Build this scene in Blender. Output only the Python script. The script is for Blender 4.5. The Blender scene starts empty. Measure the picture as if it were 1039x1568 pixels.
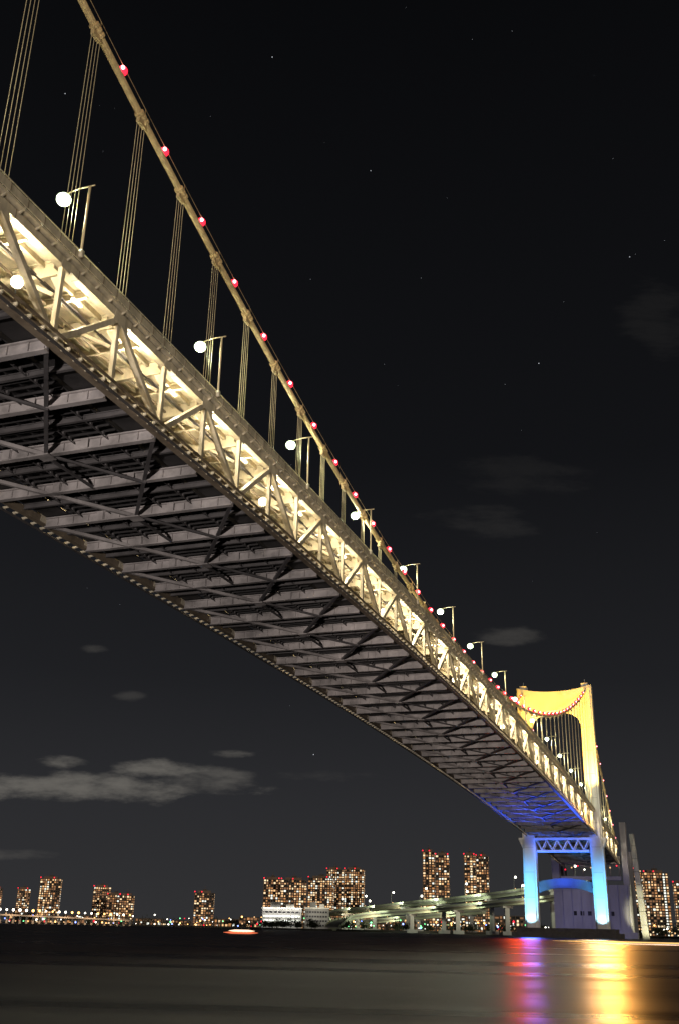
import bpy, math, random
from mathutils import Matrix, Vector
random.seed(7)
sc=bpy.context.scene
F=1570.3; PIT=.3861; ROLL=-.0223; AL=.3504; HC=1.63
LN=-56.23; LF=-86.23; LM=(LN+LF)/2; ST=509.57; PN=10.5464; S0=71.385; DEP=10.1
zc=lambda s:HC+63.38+7.8585e-4*(s-264.36)**2
zu=lambda s:HC+62.67-8.4984e-5*(s-167.58)**2
zl=lambda s:zu(s)-DEP
# ---------------------------------------------------------------- materials
def nt(m): m.use_nodes=True; return m.node_tree.nodes,m.node_tree.links
def paint(name,col,rough=.5,var=.25,scale=.6,metal=0.,streak=True):
    m=bpy.data.materials.new(name); n,l=nt(m); b=n['Principled BSDF']
    tc=n.new('ShaderNodeTexCoord'); mp=n.new('ShaderNodeMapping'); l.new(tc.outputs['Object'],mp.inputs[0])
    mp.inputs['Scale'].default_value=(1,1,.35 if streak else 1)
    a=n.new('ShaderNodeTexNoise'); a.inputs['Scale'].default_value=scale; a.inputs['Detail'].default_value=6; a.inputs['Roughness'].default_value=.65
    l.new(mp.outputs[0],a.inputs['Vector'])
    r=n.new('ShaderNodeValToRGB'); r.color_ramp.elements[0].position=.3; r.color_ramp.elements[1].position=.7
    r.color_ramp.elements[0].color=(*[c*(1-var) for c in col],1); r.color_ramp.elements[1].color=(*[min(1,c*(1+var*.6)) for c in col],1)
    l.new(a.outputs['Fac'],r.inputs[0]); l.new(r.outputs[0],b.inputs['Base Color'])
    b.inputs['Roughness'].default_value=rough; b.inputs['Metallic'].default_value=metal
    return m
def emit(name,col,st):
    m=bpy.data.materials.new(name); n,l=nt(m); b=n['Principled BSDF']
    b.inputs['Base Color'].default_value=(*[c*.5 for c in col],1)
    b.inputs['Emission Color'].default_value=(*col,1); b.inputs['Emission Strength'].default_value=st
    try: m.cycles.emission_sampling='NONE'
    except Exception: pass
    return m
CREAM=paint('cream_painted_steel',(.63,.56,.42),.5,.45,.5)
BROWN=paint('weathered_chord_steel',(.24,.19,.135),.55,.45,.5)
GREY=paint('grey_painted_steel',(.36,.33,.325),.5,.55,.25,streak=False)
DARK=paint('dark_deck_steel',(.024,.022,.023),.7,.5,.4,streak=False)
MIDG=paint('mid_grey_steel',(.09,.083,.085),.6,.4,.4,streak=False)
CAB=paint('cable_wrap',(.76,.56,.30),.55,.3,1.)
ROPE=paint('hanger_rope',(.72,.59,.38),.5,.2,1.)
TOWER=paint('white_tower_paint',(.75,.74,.72),.45,.12,.15)
CONC=paint('concrete',(.3,.3,.31),.8,.3,.15)
LAVC=paint('anchorage_concrete',(.26,.26,.31),.8,.3,.08)
STRUT=paint('strut_steel',(.10,.10,.12),.6,.3,.2)
BLD=paint('facade_dark',(.11,.09,.08),.8,.3,.05)
BLD2=paint('facade_balcony',(.24,.18,.14),.8,.3,.05)
GLASSD=paint('dark_window_glass',(.02,.02,.025),.15,.2,.1)
LAND=paint('dark_ground',(.03,.03,.028),.9,.4,.05)
LEAF=paint('dark_foliage',(.035,.045,.025),.9,.5,.2)
GREEN=paint('green_girder_paint',(.42,.46,.36),.6,.2,.1)
E_LAMP=emit('mercury_lamp_glow',(.84,1,.66),3.5)
E_INT=emit('tube_lamp_glow',(1,.86,.55),14)
E_RED=emit('red_lamp_glow',(1,.02,.045),2.4)
E_REDC=emit('red_lamp_core',(1,.35,.4),9)
E_WARM=emit('warm_window',(1,.60,.28),1.1)
E_WARM3=emit('pale_window',(1,.75,.45),1.3)
E_WARM2=emit('amber_window',(1,.46,.17),.5)
E_DIM=emit('dim_window',(1,.5,.25),.17)
E_WHITE=emit('white_window',(.95,1,.9),1.3)
E_ORG=emit('sodium_lamp_glow',(1,.5,.15),5)
E_WL=emit('white_point_glow',(1,.95,.8),6)
E_BL=emit('blue_point_glow',(.2,.3,1),5)
E_GR=emit('green_point_glow',(.2,1,.35),3)
# ---------------------------------------------------------------- mesh builder
class MB:
    def __init__(s): s.v=[];s.f=[];s.m=[];s.mats=[]
    def mi(s,mat):
        if mat not in s.mats: s.mats.append(mat)
        return s.mats.index(mat)
    def hexa(s,P,mat):
        b=len(s.v); s.v+= [tuple(p) for p in P]; k=s.mi(mat)
        for q in ((0,3,2,1),(4,5,6,7),(0,1,5,4),(1,2,6,5),(2,3,7,6),(3,0,4,7)):
            s.f.append(tuple(b+i for i in q)); s.m.append(k)
    def box(s,x0,x1,y0,y1,z0,z1,mat):
        s.hexa([(x0,y0,z0),(x1,y0,z0),(x1,y1,z0),(x0,y1,z0),(x0,y0,z1),(x1,y0,z1),(x1,y1,z1),(x0,y1,z1)],mat)
    def beam(s,a,b,w,h,mat,up=(0,0,1)):
        a=Vector(a);b=Vector(b);d=(b-a)
        if d.length<1e-6: return
        d.normalize(); u=Vector(up)
        if abs(d.dot(u))>.97: u=Vector((0,1,0)) if abs(d.y)<.9 else Vector((1,0,0))
        r=d.cross(u).normalized(); u=r.cross(d).normalized()
        r=r*(w/2);u=u*(h/2)
        s.hexa([a-r-u,a+r-u,a+r+u,a-r+u,b-r-u,b+r-u,b+r+u,b-r+u],mat)
    def ibeam(s,a,b,w,h,mat,t=.12):
        a=Vector(a);b=Vector(b);z=Vector((0,0,1))
        s.beam(a+z*(h/2-t/2),b+z*(h/2-t/2),w,t,mat)
        s.beam(a-z*(h/2-t/2),b-z*(h/2-t/2),w,t,mat)
        s.beam(a,b,t,h-2*t-.01,mat)
    def tube(s,pts,r,mat,n=6):
        k=s.mi(mat); b=len(s.v); P=[Vector(p) for p in pts]
        for i,p in enumerate(P):
            d=(P[min(i+1,len(P)-1)]-P[max(i-1,0)]).normalized()
            u=Vector((0,0,1)) if abs(d.z)<.9 else Vector((1,0,0))
            x=d.cross(u).normalized(); y=x.cross(d)
            for j in range(n):
                t=2*math.pi*j/n; s.v.append(tuple(p+x*math.cos(t)*r+y*math.sin(t)*r))
        for i in range(len(P)-1):
            for j in range(n):
                s.f.append((b+i*n+j,b+i*n+(j+1)%n,b+(i+1)*n+(j+1)%n,b+(i+1)*n+j)); s.m.append(k)
        s.f.append(tuple(b+j for j in range(n))[::-1]); s.m.append(k)
        s.f.append(tuple(b+(len(P)-1)*n+j for j in range(n))); s.m.append(k)
    def ball(s,c,r,mat,n=8,m=5,sz=1.):
        k=s.mi(mat); b=len(s.v); c=Vector(c)
        s.v.append(tuple(c+Vector((0,0,-r*sz))))
        for i in range(1,m):
            a=-math.pi/2+math.pi*i/m
            for j in range(n):
                t=2*math.pi*j/n; s.v.append((c.x+r*math.cos(a)*math.cos(t),c.y+r*math.cos(a)*math.sin(t),c.z+r*sz*math.sin(a)))
        s.v.append(tuple(c+Vector((0,0,r*sz)))); e=len(s.v)-1
        for j in range(n):
            s.f.append((b,b+1+(j+1)%n,b+1+j)); s.m.append(k)
            s.f.append((e,e-n+j,e-n+(j+1)%n)); s.m.append(k)
        for i in range(m-2):
            for j in range(n):
                s.f.append((b+1+i*n+j,b+1+i*n+(j+1)%n,b+1+(i+1)*n+(j+1)%n,b+1+(i+1)*n+j)); s.m.append(k)
    def make(s,name,parent=None,loc=None,smooth=False):
        me=bpy.data.meshes.new(name); me.from_pydata(s.v,[],s.f)
        for m in s.mats: me.materials.append(m)
        me.polygons.foreach_set('material_index',s.m)
        if smooth: me.polygons.foreach_set('use_smooth',[True]*len(s.f))
        me.update(); o=bpy.data.objects.new(name,me); sc.collection.objects.link(o)
        if parent: o.parent=parent
        if loc: o.location=loc
        return o
def empty(name,loc=(0,0,0),rz=0):
    e=bpy.data.objects.new(name,None); sc.collection.objects.link(e); e.location=loc; e.rotation_euler=(0,0,rz); return e
def point(name,loc,P,col,parent=None,r=.3):
    d=bpy.data.lights.new(name,'POINT'); d.energy=P; d.color=col; d.shadow_soft_size=r
    o=bpy.data.objects.new(name,d); sc.collection.objects.link(o); o.location=loc
    if parent: o.parent=parent
    return o
def spot(name,loc,tgt,P,col,ang,parent=None,r=.6,blend=.5):
    d=bpy.data.lights.new(name,'SPOT'); d.energy=P; d.color=col; d.shadow_soft_size=r; d.spot_size=math.radians(ang); d.spot_blend=blend
    o=bpy.data.objects.new(name,d); sc.collection.objects.link(o); o.location=loc
    o.rotation_euler=(Vector(tgt)-Vector(loc)).to_track_quat('-Z','Y').to_euler()
    if parent: o.parent=parent
    return o
def bearing(u,v):   # bearing and elevation tangents of the sight line through an image pixel
    c,s=math.cos(ROLL),math.sin(ROLL); X=u-519.5;Y=784-v
    x=X*c+Y*s; y=-X*s+Y*c
    fw=F*math.cos(PIT)-y*math.sin(PIT); up=F*math.sin(PIT)+y*math.cos(PIT)
    return x/fw, up/fw
def hor(u): return 1422.3+(u-519.5)*.0223
def site(u,v,D):
    a,e=bearing(u,v); return Vector((a*D,D,HC+e*D))
# ---------------------------------------------------------------- bridge
BR=empty('suspension_bridge',(0,0,0),-AL)
IMIN,IMAX=-4,51
S=lambda i:S0+i*PN
ch=MB(); web=MB(); ub=MB(); dk=MB(); lb=MB(); rail=MB(); cab=MB(); hang=MB(); red=MB(); intl=MB()
for i in range(IMIN,IMAX):
    s0,s1=S(i),S(i+1)
    for L,sg in ((LN,1),(LF,-1)):
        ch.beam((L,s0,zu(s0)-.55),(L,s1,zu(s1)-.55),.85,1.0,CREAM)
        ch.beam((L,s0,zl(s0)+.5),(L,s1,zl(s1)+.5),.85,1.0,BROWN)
        ch.beam((L+sg*1.15,s0,zu(s0)+.75),(L+sg*1.15,s1,zu(s1)+.75),.12,.9,CREAM)
        ch.beam((L+sg*1.15,s0,zu(s0)+1.45),(L+sg*1.15,s1,zu(s1)+1.45),.1,.1,CREAM)
        for k in range(4):
            ss=s0+PN*k/4
            ch.beam((L+sg*.45,ss,zu(ss)-.2),(L+sg*1.08,ss,zu(ss)+.25),.16,.25,CREAM)
            ch.beam((L+sg*1.15,ss,zu(ss)+1.2),(L+sg*1.15,ss,zu(ss)+1.4),.08,.08,CREAM,up=(0,1,0))
            ch.box(min(L+sg*1.22,L+sg*1.26),max(L+sg*1.22,L+sg*1.26),ss+.1,ss+.2,zu(ss)+.28,zu(ss)+1.16,BROWN)
        ch.box(L-.44,L+.44,s0+2.2,s0+2.32,zu(s0+2.26)-1.07,zu(s0+2.26)-.04,BROWN)
        web.beam((L,s0,zu(s0)-1.06),(L,s0,zl(s0)+1.01),.5,.55,CREAM)
        if i%2: a,b=(L,s0+.3,zu(s0)-1.0),(L,s1-.35,zl(s1)+1.0)
        else:   a,b=(L,s0+.35,zl(s0)+1.0),(L,s1-.3,zu(s1)-1.0)
        web.beam(a,b,.62,.7,CREAM,up=(1,0,0))
        for zz,t in ((zu(s0)-.9,(i%2)),(zl(s0)+.9,(i+1)%2)):
            w=1.5 if t else .8; hh=.75 if t else .5; q=.47 if t else .46
            for sx in (-q,q-.04):
                web.hexa([(L+sx,s0-w,zz-hh),(L+sx+.04,s0-w,zz-hh),(L+sx+.04,s0+w,zz-hh),(L+sx,s0+w,zz-hh),
                          (L+sx,s0-w*.7,zz+hh),(L+sx+.04,s0-w*.7,zz+hh),(L+sx+.04,s0+w*.7,zz+hh),(L+sx,s0+w*.7,zz+hh)],CREAM)
        ch.beam((L+sg*1.15,s0,zl(s0)-.35),(L+sg*1.15,s1,zl(s1)-.35),.16,.3,MIDG)
        ch.beam((L+sg*1.0,s0,zl(s0)+1.0),(L+sg*1.0,s1,zl(s1)+1.0),.1,.35,BROWN)
        for k in range(5):
            ss=s0+PN*(k+.5)/5
            rail.beam((L+sg*.44,ss,zl(ss)+.1),(L+sg*1.5,ss,zl(ss)+.02),.16,.3,CREAM)
            rail.beam((L+sg*1.15,ss,zl(ss)-.05),(L+sg*1.15,ss,zl(ss)-.2),.3,.3,CREAM,up=(0,1,0))
        for hh in (1.35,1.75,2.15,2.5):
            rail.beam((L-sg*.75,s0,zl(s0)+hh),(L-sg*.75,s1,zl(s1)+hh),.06,.08,BROWN)
        for k in range(6):
            ss=s0+PN*k/6
            rail.beam((L-sg*.75,ss,zl(ss)+1.1),(L-sg*.75,ss,zl(ss)+2.55),.09,.09,BROWN)
        dk.beam((L-sg*2.35,s0,zl(s0)+1.2),(L-sg*2.35,s1,zl(s1)+1.2),3.7,.18,DARK)
        dk.beam((L-sg*4.6,s0,zl(s0)+2.8),(L-sg*4.6,s1,zl(s1)+2.8),.12,1.7,BROWN)
        for k in range(5):
            ss=s0+PN*k/5+.4
            dk.beam((L-sg*4.5,ss,zl(ss)+2.0),(L-sg*4.5,ss,zl(ss)+4.2),.14,.14,CREAM)
        dk.beam((L-sg*3.0,s0,zl(s0)+1.34),(L-sg*3.0,s1,zl(s1)+1.34),.5,.1,BROWN)
        rail.tube([(L-sg*1.3,s0,zu(s0)-3.1),(L-sg*1.3,s1,zu(s1)-3.1)],.11,MIDG,5)
    ub.beam((LM,s0,zu(s0)+.15),(LM,s1,zu(s1)+.15),32.1,.25,CREAM)
    for L in (LN-2.2,LN-4.4,LN-7,LN-10,LM,LF+10,LF+7,LF+4.4,LF+2.2):
        ub.beam((L,s0,zu(s0)-.32),(L,s1,zu(s1)-.32),.3,.68,CREAM)
    ub.ibeam((LN-.43,s0,zu(s0)-1.0),(LF+.43,s0,zu(s0)-1.0),.6,1.9,CREAM)
    sm=(s0+s1)/2
    ub.ibeam((LN-.43,sm,zu(sm)-.75),(LF+.43,sm,zu(sm)-.75),.35,.9,CREAM)
    ub.tube([(LN-5.6,s0,zu(s0)-1.0),(LN-5.6,s1,zu(s1)-1.0)],.16,BROWN,6)
    ub.beam((LN-3.2,s0,zu(s0)-1.2),(LN-3.2,s1,zu(s1)-1.2),.5,.12,MIDG)
    for L,sg in ((LN,1),(LF,-1)):
        web.beam((L-sg*.5,s0,zu(s0)-4.2),(L-sg*4.2,s0,zu(s0)-1.9),.4,.4,CREAM)
        web.hexa([(L-sg*.4,s0-.06,zu(s0)-3.4),(L-sg*.4,s0+.06,zu(s0)-3.4),(L-sg*1.2,s0+.06,zu(s0)-1.96),(L-sg*1.2,s0-.06,zu(s0)-1.96),
                  (L-sg*.4,s0-.06,zu(s0)-1.96),(L-sg*.4,s0+.06,zu(s0)-1.96),(L-sg*1.1,s0+.06,zu(s0)-1.95),(L-sg*1.1,s0-.06,zu(s0)-1.95)],CREAM)
    dk.beam((LM,s0,zl(s0)+1.85),(LM,s1,zl(s1)+1.85),22.0,.3,DARK)
    for k in range(11):
        L=LN-4.9-k*(20.2/10)
        dk.beam((L,s0,zl(s0)+1.36),(L,s1,zl(s1)+1.36),.22,.65,DARK)
    for k in range(1,8):
        ss=s0+PN*k/8
        if k!=4: dk.beam((LN-4.9,ss,zl(ss)+.95),(LF+4.9,ss,zl(ss)+.95),.12,.25,DARK)
        for L in (LN-6.5,LN-11,LF+11,LF+6.5):
            dk.beam((L,ss,zl(ss)+.55),(L,ss,zl(ss)+.9),.35,.35,MIDG,up=(0,1,0))
    for L in (LN-6.5,LN-11,LF+11,LF+6.5):
        dk.beam((L,s0,zl(s0)+.48),(L,s1,zl(s1)+.48),.1,.1,MIDG)
    lb.ibeam((LN-.43,s0,zl(s0)+.25),(LF+.43,s0,zl(s0)+.25),.75,1.45,GREY,t=.16)
    for k in range(1,12):
        L=LN-30*k/12
        lb.box(L-.05,L+.05,s0-.3,s0-.09,zl(s0)-.25,zl(s0)+.75,GREY)
    for L in (LN-9.5,LF+9.5):
        lb.box(L-.5,L+.5,s0-.5,s0-.39,zl(s0)-.42,zl(s0)+.9,GREY)
    lb.ibeam((LN-.43,sm,zl(sm)+.75),(LF+.43,sm,zl(sm)+.75),.4,.7,MIDG,t=.1)
    if (i%2)==0:
        c=(LM,S(i+2),zl(S(i+2))-.35)
        for L,sg in ((LN,-1),(LF,1)):
            lb.beam((L+sg*.5,s0,zl(s0)-.1),c,.45,.45,GREY if L==LF else MIDG)
        lb.box(LM-.9,LM+.9,S(i+2)-.9,S(i+2)+.9,zl(S(i+2))-.72,zl(S(i+2))-.58,GREY)
        lb.beam((LM,s0,zl(s0)-.55),(LM,S(i+1),zl(S(i+1))-.4),.3,.3,MIDG)
    if (i%2)==0 and i>-4:
        lb.beam((LM,s0,zl(s0)-.3),(LN-7.5,S(i+1),zl(S(i+1))-.6),.3,.3,MIDG)
    for L,sg in ((LN,1),(LF,-1)):
        intl.beam((L-sg*1.7,sm-.8,zu(sm)-1.5),(L-sg*1.7,sm+.8,zu(sm)-1.5),.3,.18,E_INT)
for k in range(0,9):
    s=66.4+58*k
    intl.ball((LN-1.0,s,zl(s)+4.4),.62,E_INT,10,7); intl.tube([(LN-1,s,zl(s)+1.2),(LN-1,s,zl(s)+4.4)],.08,MIDG,5)
def cz(s):
    if s<=ST: return zc(s)
    t=(s-ST)/(612-ST); return zc(ST)*(1-t)+ (zu(609)-2)*t - 5*4*t*(1-t)*.6
for L in (LN,LF):
    pts=[(L,s,cz(s)) for s in [20+ (ST-20)*k/150 for k in range(151)]]+[(L,s,cz(s)) for s in [ST+(612-ST)*k/20 for k in range(1,21)]]
    cab.tube(pts,.42,CAB,10)
    for dx in (-.42,.42):
        cab.tube([(p[0]+dx,p[1],p[2]+1.15) for p in pts],.035,CAB,4)
    for i in range(IMIN,IMAX):
        s=S(i)
        if abs(s-ST)<4 or s<24: continue
        d=Vector((0,1,(cz(s+.5)-cz(s-.5)))).normalized(); c=Vector((L,s,cz(s)))
        for k in (-1,0,1):
            cab.tube([c+d*(k*.62-.16),c+d*(k*.62+.16)],.62,CAB,10)
        cab.tube([c-d*.85,c+d*.85],.53,CAB,10)
        cab.beam(c+Vector((0,0,-.5)),c+Vector((0,0,-1.15)),.45,1.5,CAB,up=(0,1,0))
        for dx in (-.42,.42): cab.beam(c+Vector((dx,0,.4)),c+Vector((dx,0,1.2)),.06,.06,CAB)
        for o in (-.95,-.32,.32,.95):
            if cz(s)-1>zu(s)+1:
                hang.tube([(L,s+o*.85,cz(s)-.9+o*.85*(cz(s+.5)-cz(s-.5))),(L,s+o,zu(s)-.2)],.034,ROPE,5)
        hang.box(L-.55,L+.55,s-1.1,s+1.1,zu(s)-.02,zu(s)+.3,CREAM)
        sm=s+PN*.52
        if abs(sm-ST)>3:
            zz=cz(sm)
            cab.beam((L+.1,sm,zz+.4),(L+.1,sm,zz+.7),.4,.4,MIDG)
            red.ball((L+.1,sm,zz+1.0),.6,E_RED,10,7)
            red.ball((L+.1+.36,sm-.5,zz+.92),.24,E_REDC)
ch.make('truss_chords',BR); web.make('truss_web_members',BR); ub.make('upper_deck',BR); dk.make('lower_deck',BR)
lb.make('floor_beams_and_bracing',BR); rail.make('walkway_rails',BR); cab.make('main_cables',BR,smooth=False); hang.make('hanger_ropes',BR)
red.make('cable_marker_lights',BR); intl.make('deck_light_tubes',BR)
for i in range(-3,51):
    sm=S(i)+PN/2
    if i<12: point('deck_light',(LN-1.9,sm,zu(sm)-2.6),2600 if i%2 else 1500,(1,.86,.58),BR,.5)
    elif i%2==0: point('deck_light',(LN-1.9,sm,zu(sm)-2.7),3800,(1,.84,.54),BR,.5)
    if i%4==0: point('deck_light',(LF+2.5,sm,zu(sm)-3),1500,(1,.8,.48),BR,.5)
# ---------------------------------------------------------------- tower
tw=MB()
HO=18.1; LW=6.0; TD=3.1; ZT=zc(ST)+1.8
def legpoly(zb,zt_,hb,ht):
    for sg in (1,-1):
        def x(h,o): return LM+sg*(h-o)
        for (o0,o1,d) in ((0,LW,TD-.7),(.9,LW-.9,TD)):
            P=[(x(hb,o0),ST-d,zb),(x(hb,o1),ST-d,zb),(x(hb,o1),ST+d,zb),(x(hb,o0),ST+d,zb),
               (x(ht,o0),ST-d,zt_),(x(ht,o1),ST-d,zt_),(x(ht,o1),ST+d,zt_),(x(ht,o0),ST+d,zt_)]
            tw.hexa(P,TOWER)
legpoly(4,ZT-19,HO+.7,HO)
N=48; hi=HO-LW
def topz(u): return ZT+.6-2.6*(1-(abs(u)/HO)**2.2)
def botz(u):
    a=abs(u)
    if a>=hi: return ZT-19.01
    return ZT-11.3-8*(1-math.sqrt(max(0,1-(a/hi)**2.6)))
us=[-HO+2*HO*j/N for j in range(N+1)]+[-hi-1e-3,-hi,hi,hi+1e-3]; us=sorted(us)
for a,b in zip(us[:-1],us[1:]):
    if b-a<1e-5: continue
    d=TD-.7 if (abs((a+b)/2)>HO-.9) else TD
    tw.hexa([(LM+a,ST-d,botz(a)),(LM+b,ST-d,botz(b)),(LM+b,ST+d,botz(b)),(LM+a,ST+d,botz(a)),
             (LM+a,ST-d,topz(a)),(LM+b,ST-d,topz(b)),(LM+b,ST+d,topz(b)),(LM+a,ST+d,topz(a))],TOWER)
for sg in (1,-1):
    X=LM+sg*15; tw.box(X-1.6,X+1.6,ST-2.4,ST+2.4,ZT-.8,ZT+1.6,TOWER)
    tw.tube([(X,ST,ZT+1.6),(X,ST,ZT+4)],.1,TOWER)
    for k in range(1,9):
        z=6+k*11
        if z<ZT-20:
            hb=(HO+.7)-(.7)*(z-4)/(ZT-23); x0,x1=LM+sg*(hb-LW+.85),LM+sg*(hb-.85)
            tw.box(min(x0,x1),max(x0,x1),ST-TD-.03,ST-TD+.1,z,z+.14,CONC)
zd=zl(ST)
tw.box(LM-HO-2.2,LM+HO+2.2,ST-2.6,ST+2.6,zd-1.9,zd-.9,TOWER)
tw.box(LM-HO+LW,LM+HO-LW,ST-2.4,ST+2.4,zd-7.2,zd-6.4,TOWER)
nn=10
for j in range(nn):
    xa=LM-hi+2*hi*j/nn; xb=LM-hi+2*hi*(j+1)/nn; za,zb=((zd-6.4,zd-1.9) if j%2 else (zd-1.9,zd-6.4))
    for yy in (ST-2.2,ST+2.2): tw.beam((xa,yy,za),(xb,yy,zb),.4,.45,TOWER,up=(0,1,0))
for sg in (1,-1):
    tw.hexa([(LM+sg*HO,ST-2.4,zd-6),(LM+sg*(HO+.3),ST-2.4,zd-6),(LM+sg*(HO+.3),ST+2.4,zd-6),(LM+sg*HO,ST+2.4,zd-6),
             (LM+sg*HO,ST-2.4,zd-1.91),(LM+sg*(HO+2.1),ST-2.4,zd-1.91),(LM+sg*(HO+2.1),ST+2.4,zd-1.91),(LM+sg*HO,ST+2.4,zd-1.91)],TOWER)
for j in range(24):
    a=-hi+2*hi*j/24; b=-hi+2*hi*(j+1)/24
    zA=lambda u:25.5-1.6*(u/hi)**2; zB=lambda u:21.2-2.2*(abs(u)/hi)**3
    tw.hexa([(LM+a,ST-.8,zB(a)),(LM+b,ST-.8,zB(b)),(LM+b,ST+2.2,zB(b)),(LM+a,ST+2.2,zB(a)),
             (LM+a,ST-.8,zA(a)),(LM+b,ST-.8,zA(b)),(LM+b,ST+2.2,zA(b)),(LM+a,ST+2.2,zA(a))],STRUT)
tw.make('tower',BR)
pr=MB()
for x0,x1,z0,z1,dd in ((-24,24,-2,2.2,10),(-22,22,2.2,4.0,8)):
    pr.box(LM+x0,LM+x1,ST-dd,ST+dd,z0,z1,MIDG)
for k in range(-11,12): pr.beam((LM+k*2,ST-9.6,2.2),(LM+k*2,ST-9.6,3.3),.08,.08,MIDG)
pr.beam((LM-23,ST-9.6,3.3),(LM+23,ST-9.6,3.3),.08,.08,MIDG)
pr.tube([(LM-23,ST-9,2.2),(LM-23,ST-9,6)],.12,MIDG,5); pr.ball((LM-23,ST-9,6.3),.5,E_RED)  # red beacon added for the red reflection on the water
pr.make('tower_pier',BR)
YEL=(1,.50,.045); CY=(.07,.42,1); BLU=(.03,.09,1)
# added spots without fixtures, aimed out to make coloured reflections on the water
AIM=(-8,10,0)
spot('added_reflection_spot',(LM+17,ST-5,50),AIM,1100000,(1,.42,.07),26,BR,r=6,blend=1)
spot('added_reflection_spot',(LM+13,ST-11,26),AIM,120000,(1,.62,.3),26,BR,r=5,blend=1)
spot('added_reflection_spot',(LM-15,ST-11,14),AIM,110000,(.05,.13,1),26,BR,r=4,blend=1)
spot('added_reflection_spot',(LM-19,ST-11,34),AIM,110000,(1,.07,.01),22,BR,r=7,blend=1)
zdk=zu(ST)+3
for sg in (1,-1):
    X=LM+sg*15
    spot('tower_flood',(LM+sg*9,ST-30,zdk),(LM+sg*9,ST,ZT-14),330000,YEL,70,BR)
    spot('tower_flood',(LM+sg*14.9,ST-9,zdk),(X,ST-2,ZT-25),100000,(1,.68,.16),46,BR)
    spot('tower_flood',(LM+sg*24,ST-6,zdk),(X+sg*2,ST-1,ZT-25),100000,(1,.68,.16),46,BR)
    spot('pier_flood',(X+sg*1,ST-26,5),(X+sg*1,ST,23),120000,CY,46,BR,blend=.9)
    spot('pier_flood',(X+sg*1,ST-8,4.5),(X+sg*1,ST-3,12),9000,(.4,.8,1),80,BR)
    spot('deck_underside_flood',(X-sg*4,ST-14,6),(LM+sg*6,ST-60,zd),430000,BLU,44,BR,blend=1)
    spot('deck_underside_flood',(X-sg*8,ST-14,6),(LM,ST-2,zd-3),110000,(.03,.14,1),50,BR)
# ---------------------------------------------------------------- anchorage
AN=empty('bridge_anchorage',(0,0,0),-AL); an=MB()
A0,A1=612,650
an.box(LM-21,LM+20,A0,A1,0,27,LAVC)
for k in range(1,5): an.box(LM-21.15,LM+20.15,A0-.15,A1+.1,27*k/5,27*k/5+.3,LAVC)
for k in range(9): an.box(LM-21+k*5,LM-20.6+k*5,A0-.3,A0-.16,0,27,LAVC)
for x0,x1 in ((-21.5,-17.5),(17,20.2)):
    an.box(LM+x0,LM+x1,A0+1,A0+8,27,60 if x0>0 else 44,LAVC)
    an.box(LM+x0,LM+x1,A0+24,A0+31,27,46,LAVC)
an.box(LM-17,LM+16,A0+1.5,A0+7,38,42,MIDG); an.box(LM-17,LM+16,A0+1.6,A0+6,29.5,31.5,LAVC)
for k in range(7): an.box(LM-15+k*5,LM-14.4+k*5,A0+2,A0+3,31.5,38,MIDG)
for k in range(9): an.ball((LM-14+k*3.5,A0+.8,35+(k%3)),.4,random.choice([E_WARM,E_RED,E_WL]),6,4)
for k in range(6): an.box(LM-11+k*4,LM-9+k*4,A0-.22,A0-.1,11.2,13.4,GLASSD)
an.box(LM-23,LM+23,A0-5,A0+1,0,3,CONC)
an.make('anchor_block',AN)
a2=MB()
a2.hexa([(LM+24.5,A0+5,0),(LM+28,A0+5,0),(LM+28,A0+9,0),(LM+24.5,A0+9,0),(LM+21.6,A0+5,54),(LM+24,A0+5,54),(LM+24,A0+9,54),(LM+21.6,A0+9,54)],CONC)
for k in range(1,8): z=k*6.8; x=LM+24.5-2.9*z/54; a2.box(x-.1,x+3.5-1.1*z/54+.1,A0+4.9,A0+5.05,z,z+.3,MIDG)
a2.make('side_pylon',AN)
spot('anchorage_flood',(LM+34,A0-16,4),(LM+26.5,A0+6,12),70000,(1,.92,.5),60,AN)
spot('anchorage_flood',(LM-5,A0-50,4),(LM-3,A0,10),24000,(.38,.37,1),80,AN)
# ---------------------------------------------------------------- street lamps
lm=MB(); H=8.6
lm.tube([(0,0,0),(0,0,H*.5),(0,0,H)],.13,ROPE,8); lm.box(-.25,.25,-.25,.25,-.3,.5,CREAM)
lm.tube([(.6,0,H),(-1.2,0,H+.02),(-2.4,0,H-.15),(-3.1,0,H-.5)],.08,ROPE,6)
lm.box(-3.6,-2.6,-.22,.22,H-.62,H-.42,CREAM)
lm.ball((-3.1,0,H-.9),.8,E_LAMP,14,9,.85)
src=None
for i in list(range(-3,50,3)):
    s=S(i)+.9
    if abs(s-ST)<5: continue
    L=LN+1.3; ca,sa=math.cos(AL),math.sin(AL)
    o=bpy.data.objects.new('street_lamp',src) if src else lm.make('street_lamp',smooth=True); src=o.data
    if not o.users_collection: sc.collection.objects.link(o)
    o.location=(L*ca+s*sa,-L*sa+s*ca,zu(s)+.9); o.rotation_euler=(0,0,-AL)
    point('lamp_light',(-3.1,0,H-2.2),5500,(.95,1,.7),o,.5)
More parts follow.
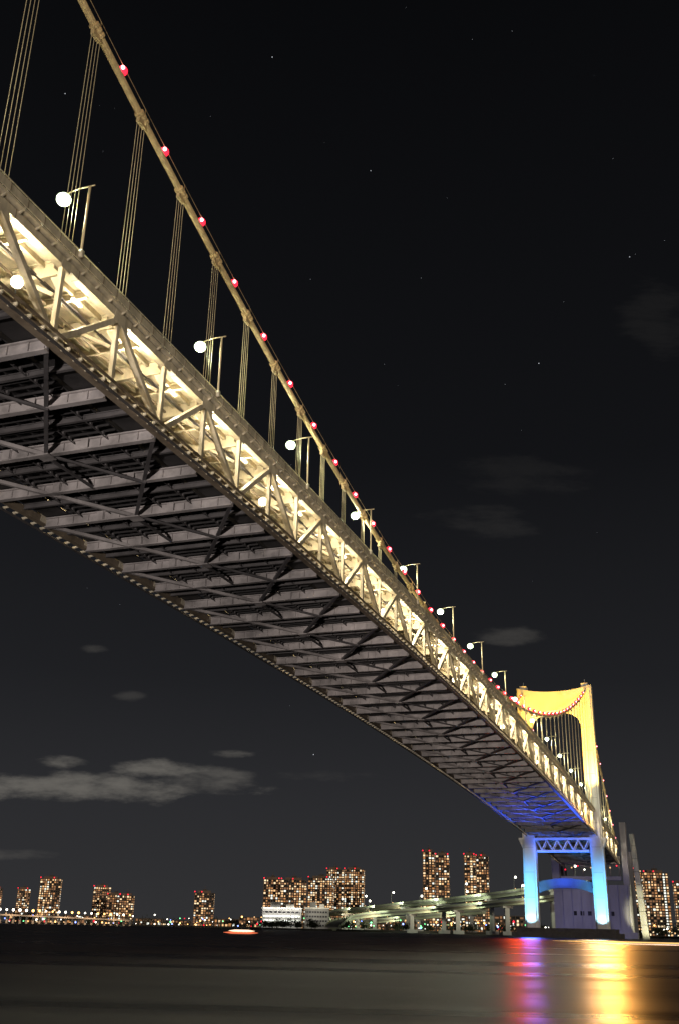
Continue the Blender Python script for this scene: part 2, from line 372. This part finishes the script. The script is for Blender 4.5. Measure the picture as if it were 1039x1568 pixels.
# ---------------------------------------------------------------- quay, and fill lamps added behind the viewer to brighten the deck underside
q=MB(); q.box(-120,60,-60,-3,-2,.6,CONC); q.box(-120,60,-3.4,-3,.6,.9,CONC); q.make('quay')
def underside_fill(L,s,aims):
    ca,sa=math.cos(AL),math.sin(AL); x,y=L*ca+s*sa,-L*sa+s*ca
    m=MB(); m.tube([(0,0,0),(0,0,4)],.12,MIDG,8); m.beam((-1.2,0,4),(1.2,0,4),.15,.15,MIDG)
    for k in (-.9,0,.9): m.beam((k,-.2,4.4),(k,.25,4.65),.7,.5,MIDG); m.beam((k,.26,4.655),(k,.3,4.68),.6,.42,E_WL)
    o=m.make('underside_fill_lamp',loc=(x,y,.6))
    for (tl,ts,tz,P,ang,col) in aims:
        tx_,ty_=tl*ca+ts*sa-x,-tl*sa+ts*ca-y
        spot('beam',(0,.6,5.2),(tx_,ty_,tz-.6),P,col,ang,o,r=.5,blend=1)
WC=(1,.90,.83)
underside_fill(-40,-28,[(LM-4,75,52,180000,70,WC),(LM,165,53,390000,34,WC),(LM,300,51,660000,17,(1,.86,.76)),(LM,390,50,400000,8,(1,.84,.72))])
# ---------------------------------------------------------------- water & land
def sheet(name,x0,x1,y0,y1,z,mat):
    m=MB(); m.v=[(x0,y0,z),(x1,y0,z),(x1,y1,z),(x0,y1,z)]; m.f=[(0,1,2,3)]; m.m=[0]; m.mats=[mat]; return m.make(name)
W=bpy.data.materials.new('night_water'); n,l=nt(W); n.remove(n['Principled BSDF']); out=n['Material Output']
tc=n.new('ShaderNodeTexCoord'); mp=n.new('ShaderNodeMapping'); mp.inputs['Scale'].default_value=(.03,.35,1)
l.new(tc.outputs['Object'],mp.inputs[0]); a=n.new('ShaderNodeTexNoise'); a.inputs['Scale'].default_value=.5; a.inputs['Detail'].default_value=5
l.new(mp.outputs[0],a.inputs['Vector'])
bp=n.new('ShaderNodeBump'); bp.inputs['Strength'].default_value=.8; bp.inputs['Distance'].default_value=.35
l.new(a.outputs['Fac'],bp.inputs['Height'])
mr=n.new('ShaderNodeMapRange'); mr.inputs[1].default_value=.35; mr.inputs[2].default_value=.65; mr.inputs[3].default_value=.23; mr.inputs[4].default_value=.38
a3=n.new('ShaderNodeTexNoise'); a3.inputs['Scale'].default_value=.25; l.new(mp.outputs[0],a3.inputs['Vector']); l.new(a3.outputs['Fac'],mr.inputs[0])
gl=n.new('ShaderNodeBsdfGlossy'); gl.inputs['Color'].default_value=(.21,.21,.23,1)
l.new(mr.outputs[0],gl.inputs['Roughness']); l.new(bp.outputs[0],gl.inputs['Normal'])
df=n.new('ShaderNodeBsdfDiffuse'); df.inputs['Color'].default_value=(.003,.004,.006,1)
fr=n.new('ShaderNodeFresnel'); fr.inputs['IOR'].default_value=1.33
mxs=n.new('ShaderNodeMixShader'); l.new(fr.outputs[0],mxs.inputs[0]); l.new(df.outputs[0],mxs.inputs[1]); l.new(gl.outputs[0],mxs.inputs[2]); l.new(mxs.outputs[0],out.inputs['Surface'])
sheet('water',-6000,6000,-300,9000,0,W)
lg=MB(); lg.box(-2500,250,1250,5000,-1,1.5,LAND); lg.box(250,2500,780,5000,-1,1.6,LAND); lg.box(-60,249.9,830,1249.9,-1,1.4,LAND)
lg.make('ground')
tr=MB()
def clump(c,R,nn):
    for _ in range(nn):
        p=Vector(c)+Vector((random.gauss(0,R*.55),random.gauss(0,R*.3),abs(random.gauss(R*.5,R*.45))))
        r=random.uniform(.5,1.5); kk=tr.mi(LEAF); b=len(tr.v)
        for q in range(3): tr.v.append(tuple(p+Vector((random.uniform(-r,r),random.uniform(-r,r),random.uniform(-r,r)))))
        tr.f.append((b,b+1,b+2)); tr.m.append(kk)
for k in range(110):
    x=random.uniform(235,520); y=random.uniform(785,830); h=random.uniform(4,9)
    tr.tube([(x,y,1.4),(x+.3,y,1.4+h*.5)],.25,LEAF,5); clump((x,y,1.5+h*.3),h*.75,160)
for k in range(70):
    x=random.uniform(-60,240); y=random.uniform(835,860); h=random.uniform(3,6)
    tr.tube([(x,y,1.3),(x+.3,y,1.4+h*.5)],.2,LEAF,5); clump((x,y,1.5+h*.3),h*.7,90)
for k in range(150):
    x=random.uniform(-900,100); y=random.uniform(1255,1300); h=random.uniform(3,8)
    clump((x,y,1.5),h,60)
tr.make('distant_trees')
# ---------------------------------------------------------------- buildings
def apt(name,u0,u1,vtop,D,lit=.45,fh=3.3,ww=3.6,crown=True,strip=None):
    a,_=bearing(u0,hor(u0)-40); c,_=bearing(u1,hor(u1)-40); _,e=bearing((u0+u1)/2,vtop)
    w=(c-a)*D; h=e*D; d=w*.8; m=MB(); w2=w/2
    m.box(-w2,w2,0,d,0,h,BLD)
    nf=max(2,int(h/fh)); fh=h/nf; nx=max(2,round(w/ww)); cw=w/nx; ny=max(2,round(d/ww)); cy=d/ny
    colp=[random.uniform(.3,1.3) for _ in range(nx+2*ny)]
    for f in range(nf):
        z=f*fh; rowp=random.uniform(.7,1.2)
        m.box(-w2-.6,w2+.6,-.8,d+.5,z+fh-.25,z+fh,BLD2)
        for j in range(nx+ny*2):
            mat=GLASSD
            if strip and j==strip: mat=E_WHITE
            elif random.random()<lit*colp[j]*rowp:
                q=random.random(); mat=E_WARM if q<.3 else (E_WARM2 if q<.62 else (E_WARM3 if q<.85 else E_WHITE))
            elif random.random()<.55: mat=E_DIM
            hw=cw*random.uniform(.18,.42); z0,z1=z+.5,z+fh*random.uniform(.6,.85)
            if j<nx: x=-w2+(j+.5)*cw; m.box(x-hw,x+hw,-.12,0.02,z0,z1,mat)
            elif j<nx+ny: y=(j-nx+.5)*cy; m.box(w2-.02,w2+.12,y-hw,y+hw,z0,z1,mat)
            else: y=(j-nx-ny+.5)*cy; m.box(-w2-.12,-w2+.02,y-hw,y+hw,z0,z1,mat)
    for j in range(nx+1):
        if j%3==0 : m.box(-w2+j*cw-.35,-w2+j*cw+.35,-1.0,.0,0,h+.3,BLD2)
    if crown:
        m.box(-w2*.7,w2*.6,d*.2,d*.8,h,h+3.4,BLD2); m.box(-w2*.2,w2*.2,d*.3,d*.6,h+3.4,h+5.5,BLD)
        for x in (-w2,w2*random.uniform(-.3,1)): m.ball((x,0,h+1.6),.9,E_RED,6,4)
        m.tube([(0,d*.4,h+5),(0,d*.4,h+10)],.2,BLD2,4)
    o=m.make(name,loc=((a+c)/2*D,D,1.4)); o.rotation_euler=(0,0,random.uniform(-.12,.12)-(a+c)/2*.6); return o
T='apartment_tower'
apt(T,60,91,1345,1750,lit=.75); apt(T,27,46,1361,2100,lit=.5); apt(T,-14,3,1360,1900)
apt(T,143,169,1358,1800,lit=.35); apt(T,165,187,1370,1720,lit=.5); apt(T,184,205,1371,1700,lit=.5)
apt(T,298,328,1367,1650,lit=.45)
apt(T,403,429,1346,1600,lit=.55); apt(T,430,469,1347,1580,lit=.85); apt(T,471,508,1344,1700,lit=.8); apt(T,499,525,1331,1800,lit=.6);apt(T,526,556,1331,1800,lit=.85)
apt(T,647,665,1304,1500,lit=.6); apt(T,667,688,1309,1515,lit=.7); apt(T,711,729,1309,1500,lit=.6); apt(T,730,749,1311,1515,lit=.65)
apt(T,966,985,1331,1450,lit=.6); apt(T,990,1026,1336,1400,lit=.6,strip=6); apt(T,1034,1060,1352,1400,lit=.5); apt(T,1100,1140,1330,1500)
O='office_building'
for (u0,u1,v,D,lt) in ((100,140,1401,1500,.2),(210,250,1406,1500,.25),(252,296,1409,1400,.3),(330,368,1407,1500,.25),(368,396,1404,1450,.2),(560,600,1405,1500,.3),(600,645,1408,1500,.25),(690,710,1400,1500,.3),(750,800,1402,1400,.3),(20,60,1398,1900,.2)):
    apt(O,u0,u1,v,D,lit=lt,crown=False,fh=3.6,ww=5)
def terminal(u0,u1,v,D,bright):
    a,_=bearing(u0,hor(u0)); c,_=bearing(u1,hor(u1)); _,e=bearing((u0+u1)/2,v); w=(c-a)*D; h=e*D; m=MB()
    m.box(-w/2,w/2,0,25,0,h,CONC); m.box(-w/2-.5,w/2+.5,-.6,25.5,h,h+.8,TOWER)
    for f in range(4):
        z=h*(.12+.22*f)
        m.box(-w/2+1,w/2-1,-.15,0.01,z,z+h*.09,E_WHITE if bright and f in (1,2) else GLASSD)
        for j in range(9): x=-w/2+w*(j+.5)/9; m.box(x-.25,x+.25,-.45,-.16,z-.3,z+h*.12,CONC)
    m.box(-w*.3,-w*.05,4,14,h+.8,h+5,CONC); m.box(w*.1,w*.3,4,14,h+.8,h+3.5,TOWER)
    o=m.make('waterfront_terminal',loc=((a+c)/2*D,D,1.4))
    if bright:
        for x in (-.35,0,.35): spot('facade_light',(w*x,-9,h+2),(w*x,1,h*.4),9000,(1,.95,.8),110,o)
    else:
        spot('facade_light',(0,-14,h+1),(0,1,h*.5),4500,(1,.9,.7),110,o)
terminal(401,461,1391,870,True); terminal(466,503,1391,880,False)
# ---------------------------------------------------------------- approach viaduct
VI=empty('approach_viaduct'); vd=MB(); vl=MB()
def smooth(P,n=8):
    out=[]
    for i in range(len(P)-1):
        p0=P[max(i-1,0)];p1=P[i];p2=P[i+1];p3=P[min(i+2,len(P)-1)]
        for k in range(n):
            t=k/n; out.append(.5*((2*p1)+(p2-p0)*t+(2*p0-5*p1+4*p2-p3)*t*t+(3*p1-p0-3*p2+p3)*t**3))
    out.append(P[-1]); return out
def viaduct(pts,w,lamps,pier):
    P=smooth([site(*p) for p in pts])
    acc=0; acc2=8
    for a,b in zip(P[:-1],P[1:]):
        d=(b-a); dl=d.length; dn=Vector((d.x,d.y,0)).normalized(); r=Vector((dn.y,-dn.x,0)); z=Vector((0,0,1))
        e=d*.003
        vd.beam(a-z*.4,b-z*.4+e,w,.6,CONC); vd.beam(a-z*1.7,b-z*1.7+e,w*.55,2.0,GREEN)
        for sg in (1,-1): vd.beam(a+r*sg*w/2+z*.5,b+r*sg*w/2+z*.5+e,.25,1.1,GREEN)
        acc+=dl; acc2+=dl
        if acc>lamps:
            acc=0; q=a+r*(w/2); vl.tube([q,q+z*9,q+z*9.3-r*2],.12,MIDG,5); vl.ball(q+z*9.1-r*2,.8,E_WL,6,4)
            vl.ball(a+z*1.6+r*w*.4,.35,E_WARM,5,3)
            spot('road_light',a+z*4+Vector((0,-20,0)),a-z*1,15000,(.92,1,.66),120,VI)
            spot('under_light',a-z*7+Vector((0,-10,0)),a+Vector((0,4,-1)),6000,(1,.8,.5),120,VI)
        if acc2>pier and a.z>9:
            acc2=0; vd.beam((a.x,a.y,-1),(a.x,a.y,a.z-4.2),3.0,3.2,CONC,up=(0,1,0)); 
            vd.beam(a-r*w*.48-z*3.4,a+r*w*.48-z*3.4,2.2,1.5,CONC); vd.box(a.x-4,a.x+4,a.y-4,a.y+4,-1,2.4,CONC)
viaduct([(500,1399,980),(530,1394,950),(580,1389,900),(640,1382,850),(720,1374,800),(805,1363,760),(900,1345,740)],12,40,45)
viaduct([(508,1419,830),(525,1408,850),(560,1400,850),(640,1393,830),(720,1386,790),(805,1378,750),(860,1372,735)],11,46,45)
viaduct([(500,1399,980),(496,1404,1010),(508,1412,1030),(560,1410,1010),(640,1403,960),(740,1394,900)],9,60,60)
vd.make('viaduct_structure',VI); vl.make('viaduct_lamps',VI)
CW=empty('waterfront_causeway'); cw=MB()
a=site(-60,1403,1150); b=site(200,1409,1180); a.z=9; b.z=5.5
cw.beam(a,b,10,1.5,CONC)
for k in range(27):
    p=a.lerp(b,k/26); cw.beam((p.x,p.y,-1),(p.x,p.y,p.z-.8),2,2,CONC,up=(0,1,0)); q=p+Vector((0,-5,0))
    cw.tube([q,q+Vector((0,0,5))],.12,MIDG,4); cw.ball(q+Vector((0,0,5.2)),.8+random.random()*.7,random.choice([E_ORG,E_ORG,E_WL]),6,4)
    if k%4==0: spot('causeway_light',q+Vector((0,-9,7)),q+Vector((0,4,-3)),16000,(1,.6,.3),120,CW)
cw.make('causeway_structure',CW)
sl=MB()
for k in range(280):
    u=random.uniform(-20,1060); D=random.choice([1240,1235,1500]) if u<500 else random.uniform(826,1000)
    if u>820: D=random.uniform(776,800)
    p=site(u,hor(u),D); p.z=random.choice([2.5,3,4,5,7,9,12]) if u<500 else random.uniform(2.5,9)
    sl.ball(p,random.uniform(.3,.95)*D/1100,random.choice([E_ORG,E_ORG,E_WL,E_WL,E_WARM,E_WHITE,E_RED,E_GR,E_BL]),6,4)
sl.make('shoreline_lights')
def boat(u0,u1,D,rows):
    m=MB(); a=site(u0,hor(u0),D); b=site(u1,hor(u1),D)
    for z,h,mat,f0,f1 in rows:
        p=a.lerp(b,f0); q=a.lerp(b,f1); nseg=24
        for k in range(nseg):
            t0,t1=k/nseg,(k+1)/nseg; th=h*min(1,.15+4*t0,.15+4*(1-t1))
            A=p.lerp(q,t0);B=p.lerp(q,t1); A.z=B.z=z
            m.beam(A,B,.3,max(.03,th),mat)
    m.make('boat_light_trail')
boat(845,1120,210,[(.42,.24,emit('trail_yellow',(1,.62,.2),1.1),0,1),(.12,.14,emit('trail_white',(1,.9,.75),1.2),.18,1),(-.02,.3,emit('trail_orange',(1,.5,.2),.35),.05,1)])
boat(343,396,260,[(.75,.5,emit('trail_orange_white',(1,.75,.5),1.8),.15,.9),(.35,.5,emit('trail_red',(1,.2,.08),.9),0,1)])
st=MB(); ES=emit('star_glow',(.85,.9,1),.7)
for u,v,r in [(417,87,2.6),(567,261,2.2),(963,393,2.6),(824,556,2.8),(480,1155,2.6),(100,143,2.4)]+[(random.uniform(0,1039),random.uniform(0,1100),random.uniform(.6,1.1)) for _ in range(40)]:
    x,e=bearing(u,v); p=Vector((x,1,e)).normalized()*6500; st.ball(p,r*1.1,ES,5,3)
st.make('stars')
# ---------------------------------------------------------------- sky
w=bpy.data.worlds.new('World'); sc.world=w; w.use_nodes=True; n=w.node_tree.nodes; l=w.node_tree.links
bg=n['Background']; tc=n.new('ShaderNodeTexCoord'); sp=n.new('ShaderNodeSeparateXYZ'); l.new(tc.outputs['Generated'],sp.inputs[0])
r=n.new('ShaderNodeValToRGB'); el=r.color_ramp.elements
el[0].position=0; el[0].color=(.031,.031,.033,1); el[1].position=.75; el[1].color=(.0028,.0030,.0036,1)
for p,c in ((.10,(.0245,.0248,.0275,1)),(.22,(.0135,.0139,.0160,1)),(.42,(.0062,.0065,.0078,1))): e=el.new(p); e.color=c
l.new(sp.outputs['Z'],r.inputs[0])
def M(op,a,b=None,c=None):
    q=n.new('ShaderNodeMath'); q.operation=op
    for i,v in enumerate((a,b,c)):
        if v is None: continue
        if isinstance(v,(int,float)): q.inputs[i].default_value=v
        else: l.new(v,q.inputs[i])
    return q.outputs[0]
tx=M('DIVIDE',sp.outputs['X'],M('MAXIMUM',sp.outputs['Y'],.05)); te=M('DIVIDE',sp.outputs['Z'],M('MAXIMUM',sp.outputs['Y'],.05))
cb=n.new('ShaderNodeCombineXYZ'); l.new(tx,cb.inputs[0]); l.new(M('MULTIPLY',te,3.2),cb.inputs[1])
no=n.new('ShaderNodeTexNoise'); no.inputs['Scale'].default_value=13; no.inputs['Detail'].default_value=9; no.inputs['Roughness'].default_value=.62; l.new(cb.outputs[0],no.inputs['Vector'])
nz=M('SUBTRACT',no.outputs['Fac'],.5)
tot=None
for (u,v,ru,rv,st_) in [(110,1205,260,24,1.),(250,1180,80,16,1.),(90,1168,45,10,.9),(300,1195,90,24,.6),(355,1154,35,7,.7),(780,974,60,14,.25),(143,993,24,7,.25),(200,1067,24,9,.2),(740,800,90,26,.07),(1010,490,60,60,.04),(800,730,100,30,.04),(20,1308,70,9,.3),(490,1188,70,10,.15)]:
    x0,e0=bearing(u,v); x1,_=bearing(u+ru,v); _,e1=bearing(u,v-rv); dx=abs(x1-x0); de=abs(e1-e0)
    A=M('MULTIPLY',M('SUBTRACT',tx,x0),1/dx); A=M('MULTIPLY',A,A); B=M('MULTIPLY',M('SUBTRACT',te,e0),1/de); B=M('MULTIPLY',B,B)
    v_=M('SUBTRACT',1.,M('ADD',A,B)); v_=M('ADD',v_,M('MULTIPLY',nz,5.5))
    q=n.new('ShaderNodeMapRange'); q.interpolation_type='SMOOTHSTEP'; q.inputs[1].default_value=-.3; q.inputs[2].default_value=1.5; q.inputs[3].default_value=0; q.inputs[4].default_value=st_; l.new(v_,q.inputs[0])
    tot=q.outputs[0] if tot is None else M('MAXIMUM',tot,q.outputs[0])
mx=n.new('ShaderNodeMix'); mx.data_type='RGBA'; l.new(tot,mx.inputs[0]); l.new(r.outputs[0],mx.inputs[6]); mx.inputs[7].default_value=(.125,.117,.105,1)
l.new(mx.outputs[2],bg.inputs[0]); bg.inputs[1].default_value=1.
sn=bpy.data.lights.new('fill_sun','SUN'); sn.energy=.75; sn.color=(1,.85,.64); sn.angle=math.radians(4)  # fill sun added behind the viewer to light the bridge's outer faces
so=bpy.data.objects.new('fill_sun',sn); sc.collection.objects.link(so)
d=Vector((-.45,.86,-.13)); so.rotation_euler=d.to_track_quat('-Z','Y').to_euler()
# ---------------------------------------------------------------- camera
cd=bpy.data.cameras.new('camera'); co=bpy.data.objects.new('camera',cd); sc.collection.objects.link(co)
cd.sensor_fit='VERTICAL'; cd.sensor_height=36; cd.lens=36*F/1568; cd.clip_end=20000; cd.clip_start=.5
co.matrix_world=Matrix.Translation((0,0,HC))@Matrix.Rotation(math.pi/2+PIT,4,'X')@Matrix.Rotation(-ROLL,4,'Z')
sc.camera=co
sc.view_settings.view_transform='Standard'; sc.view_settings.look='None'; sc.view_settings.exposure=0
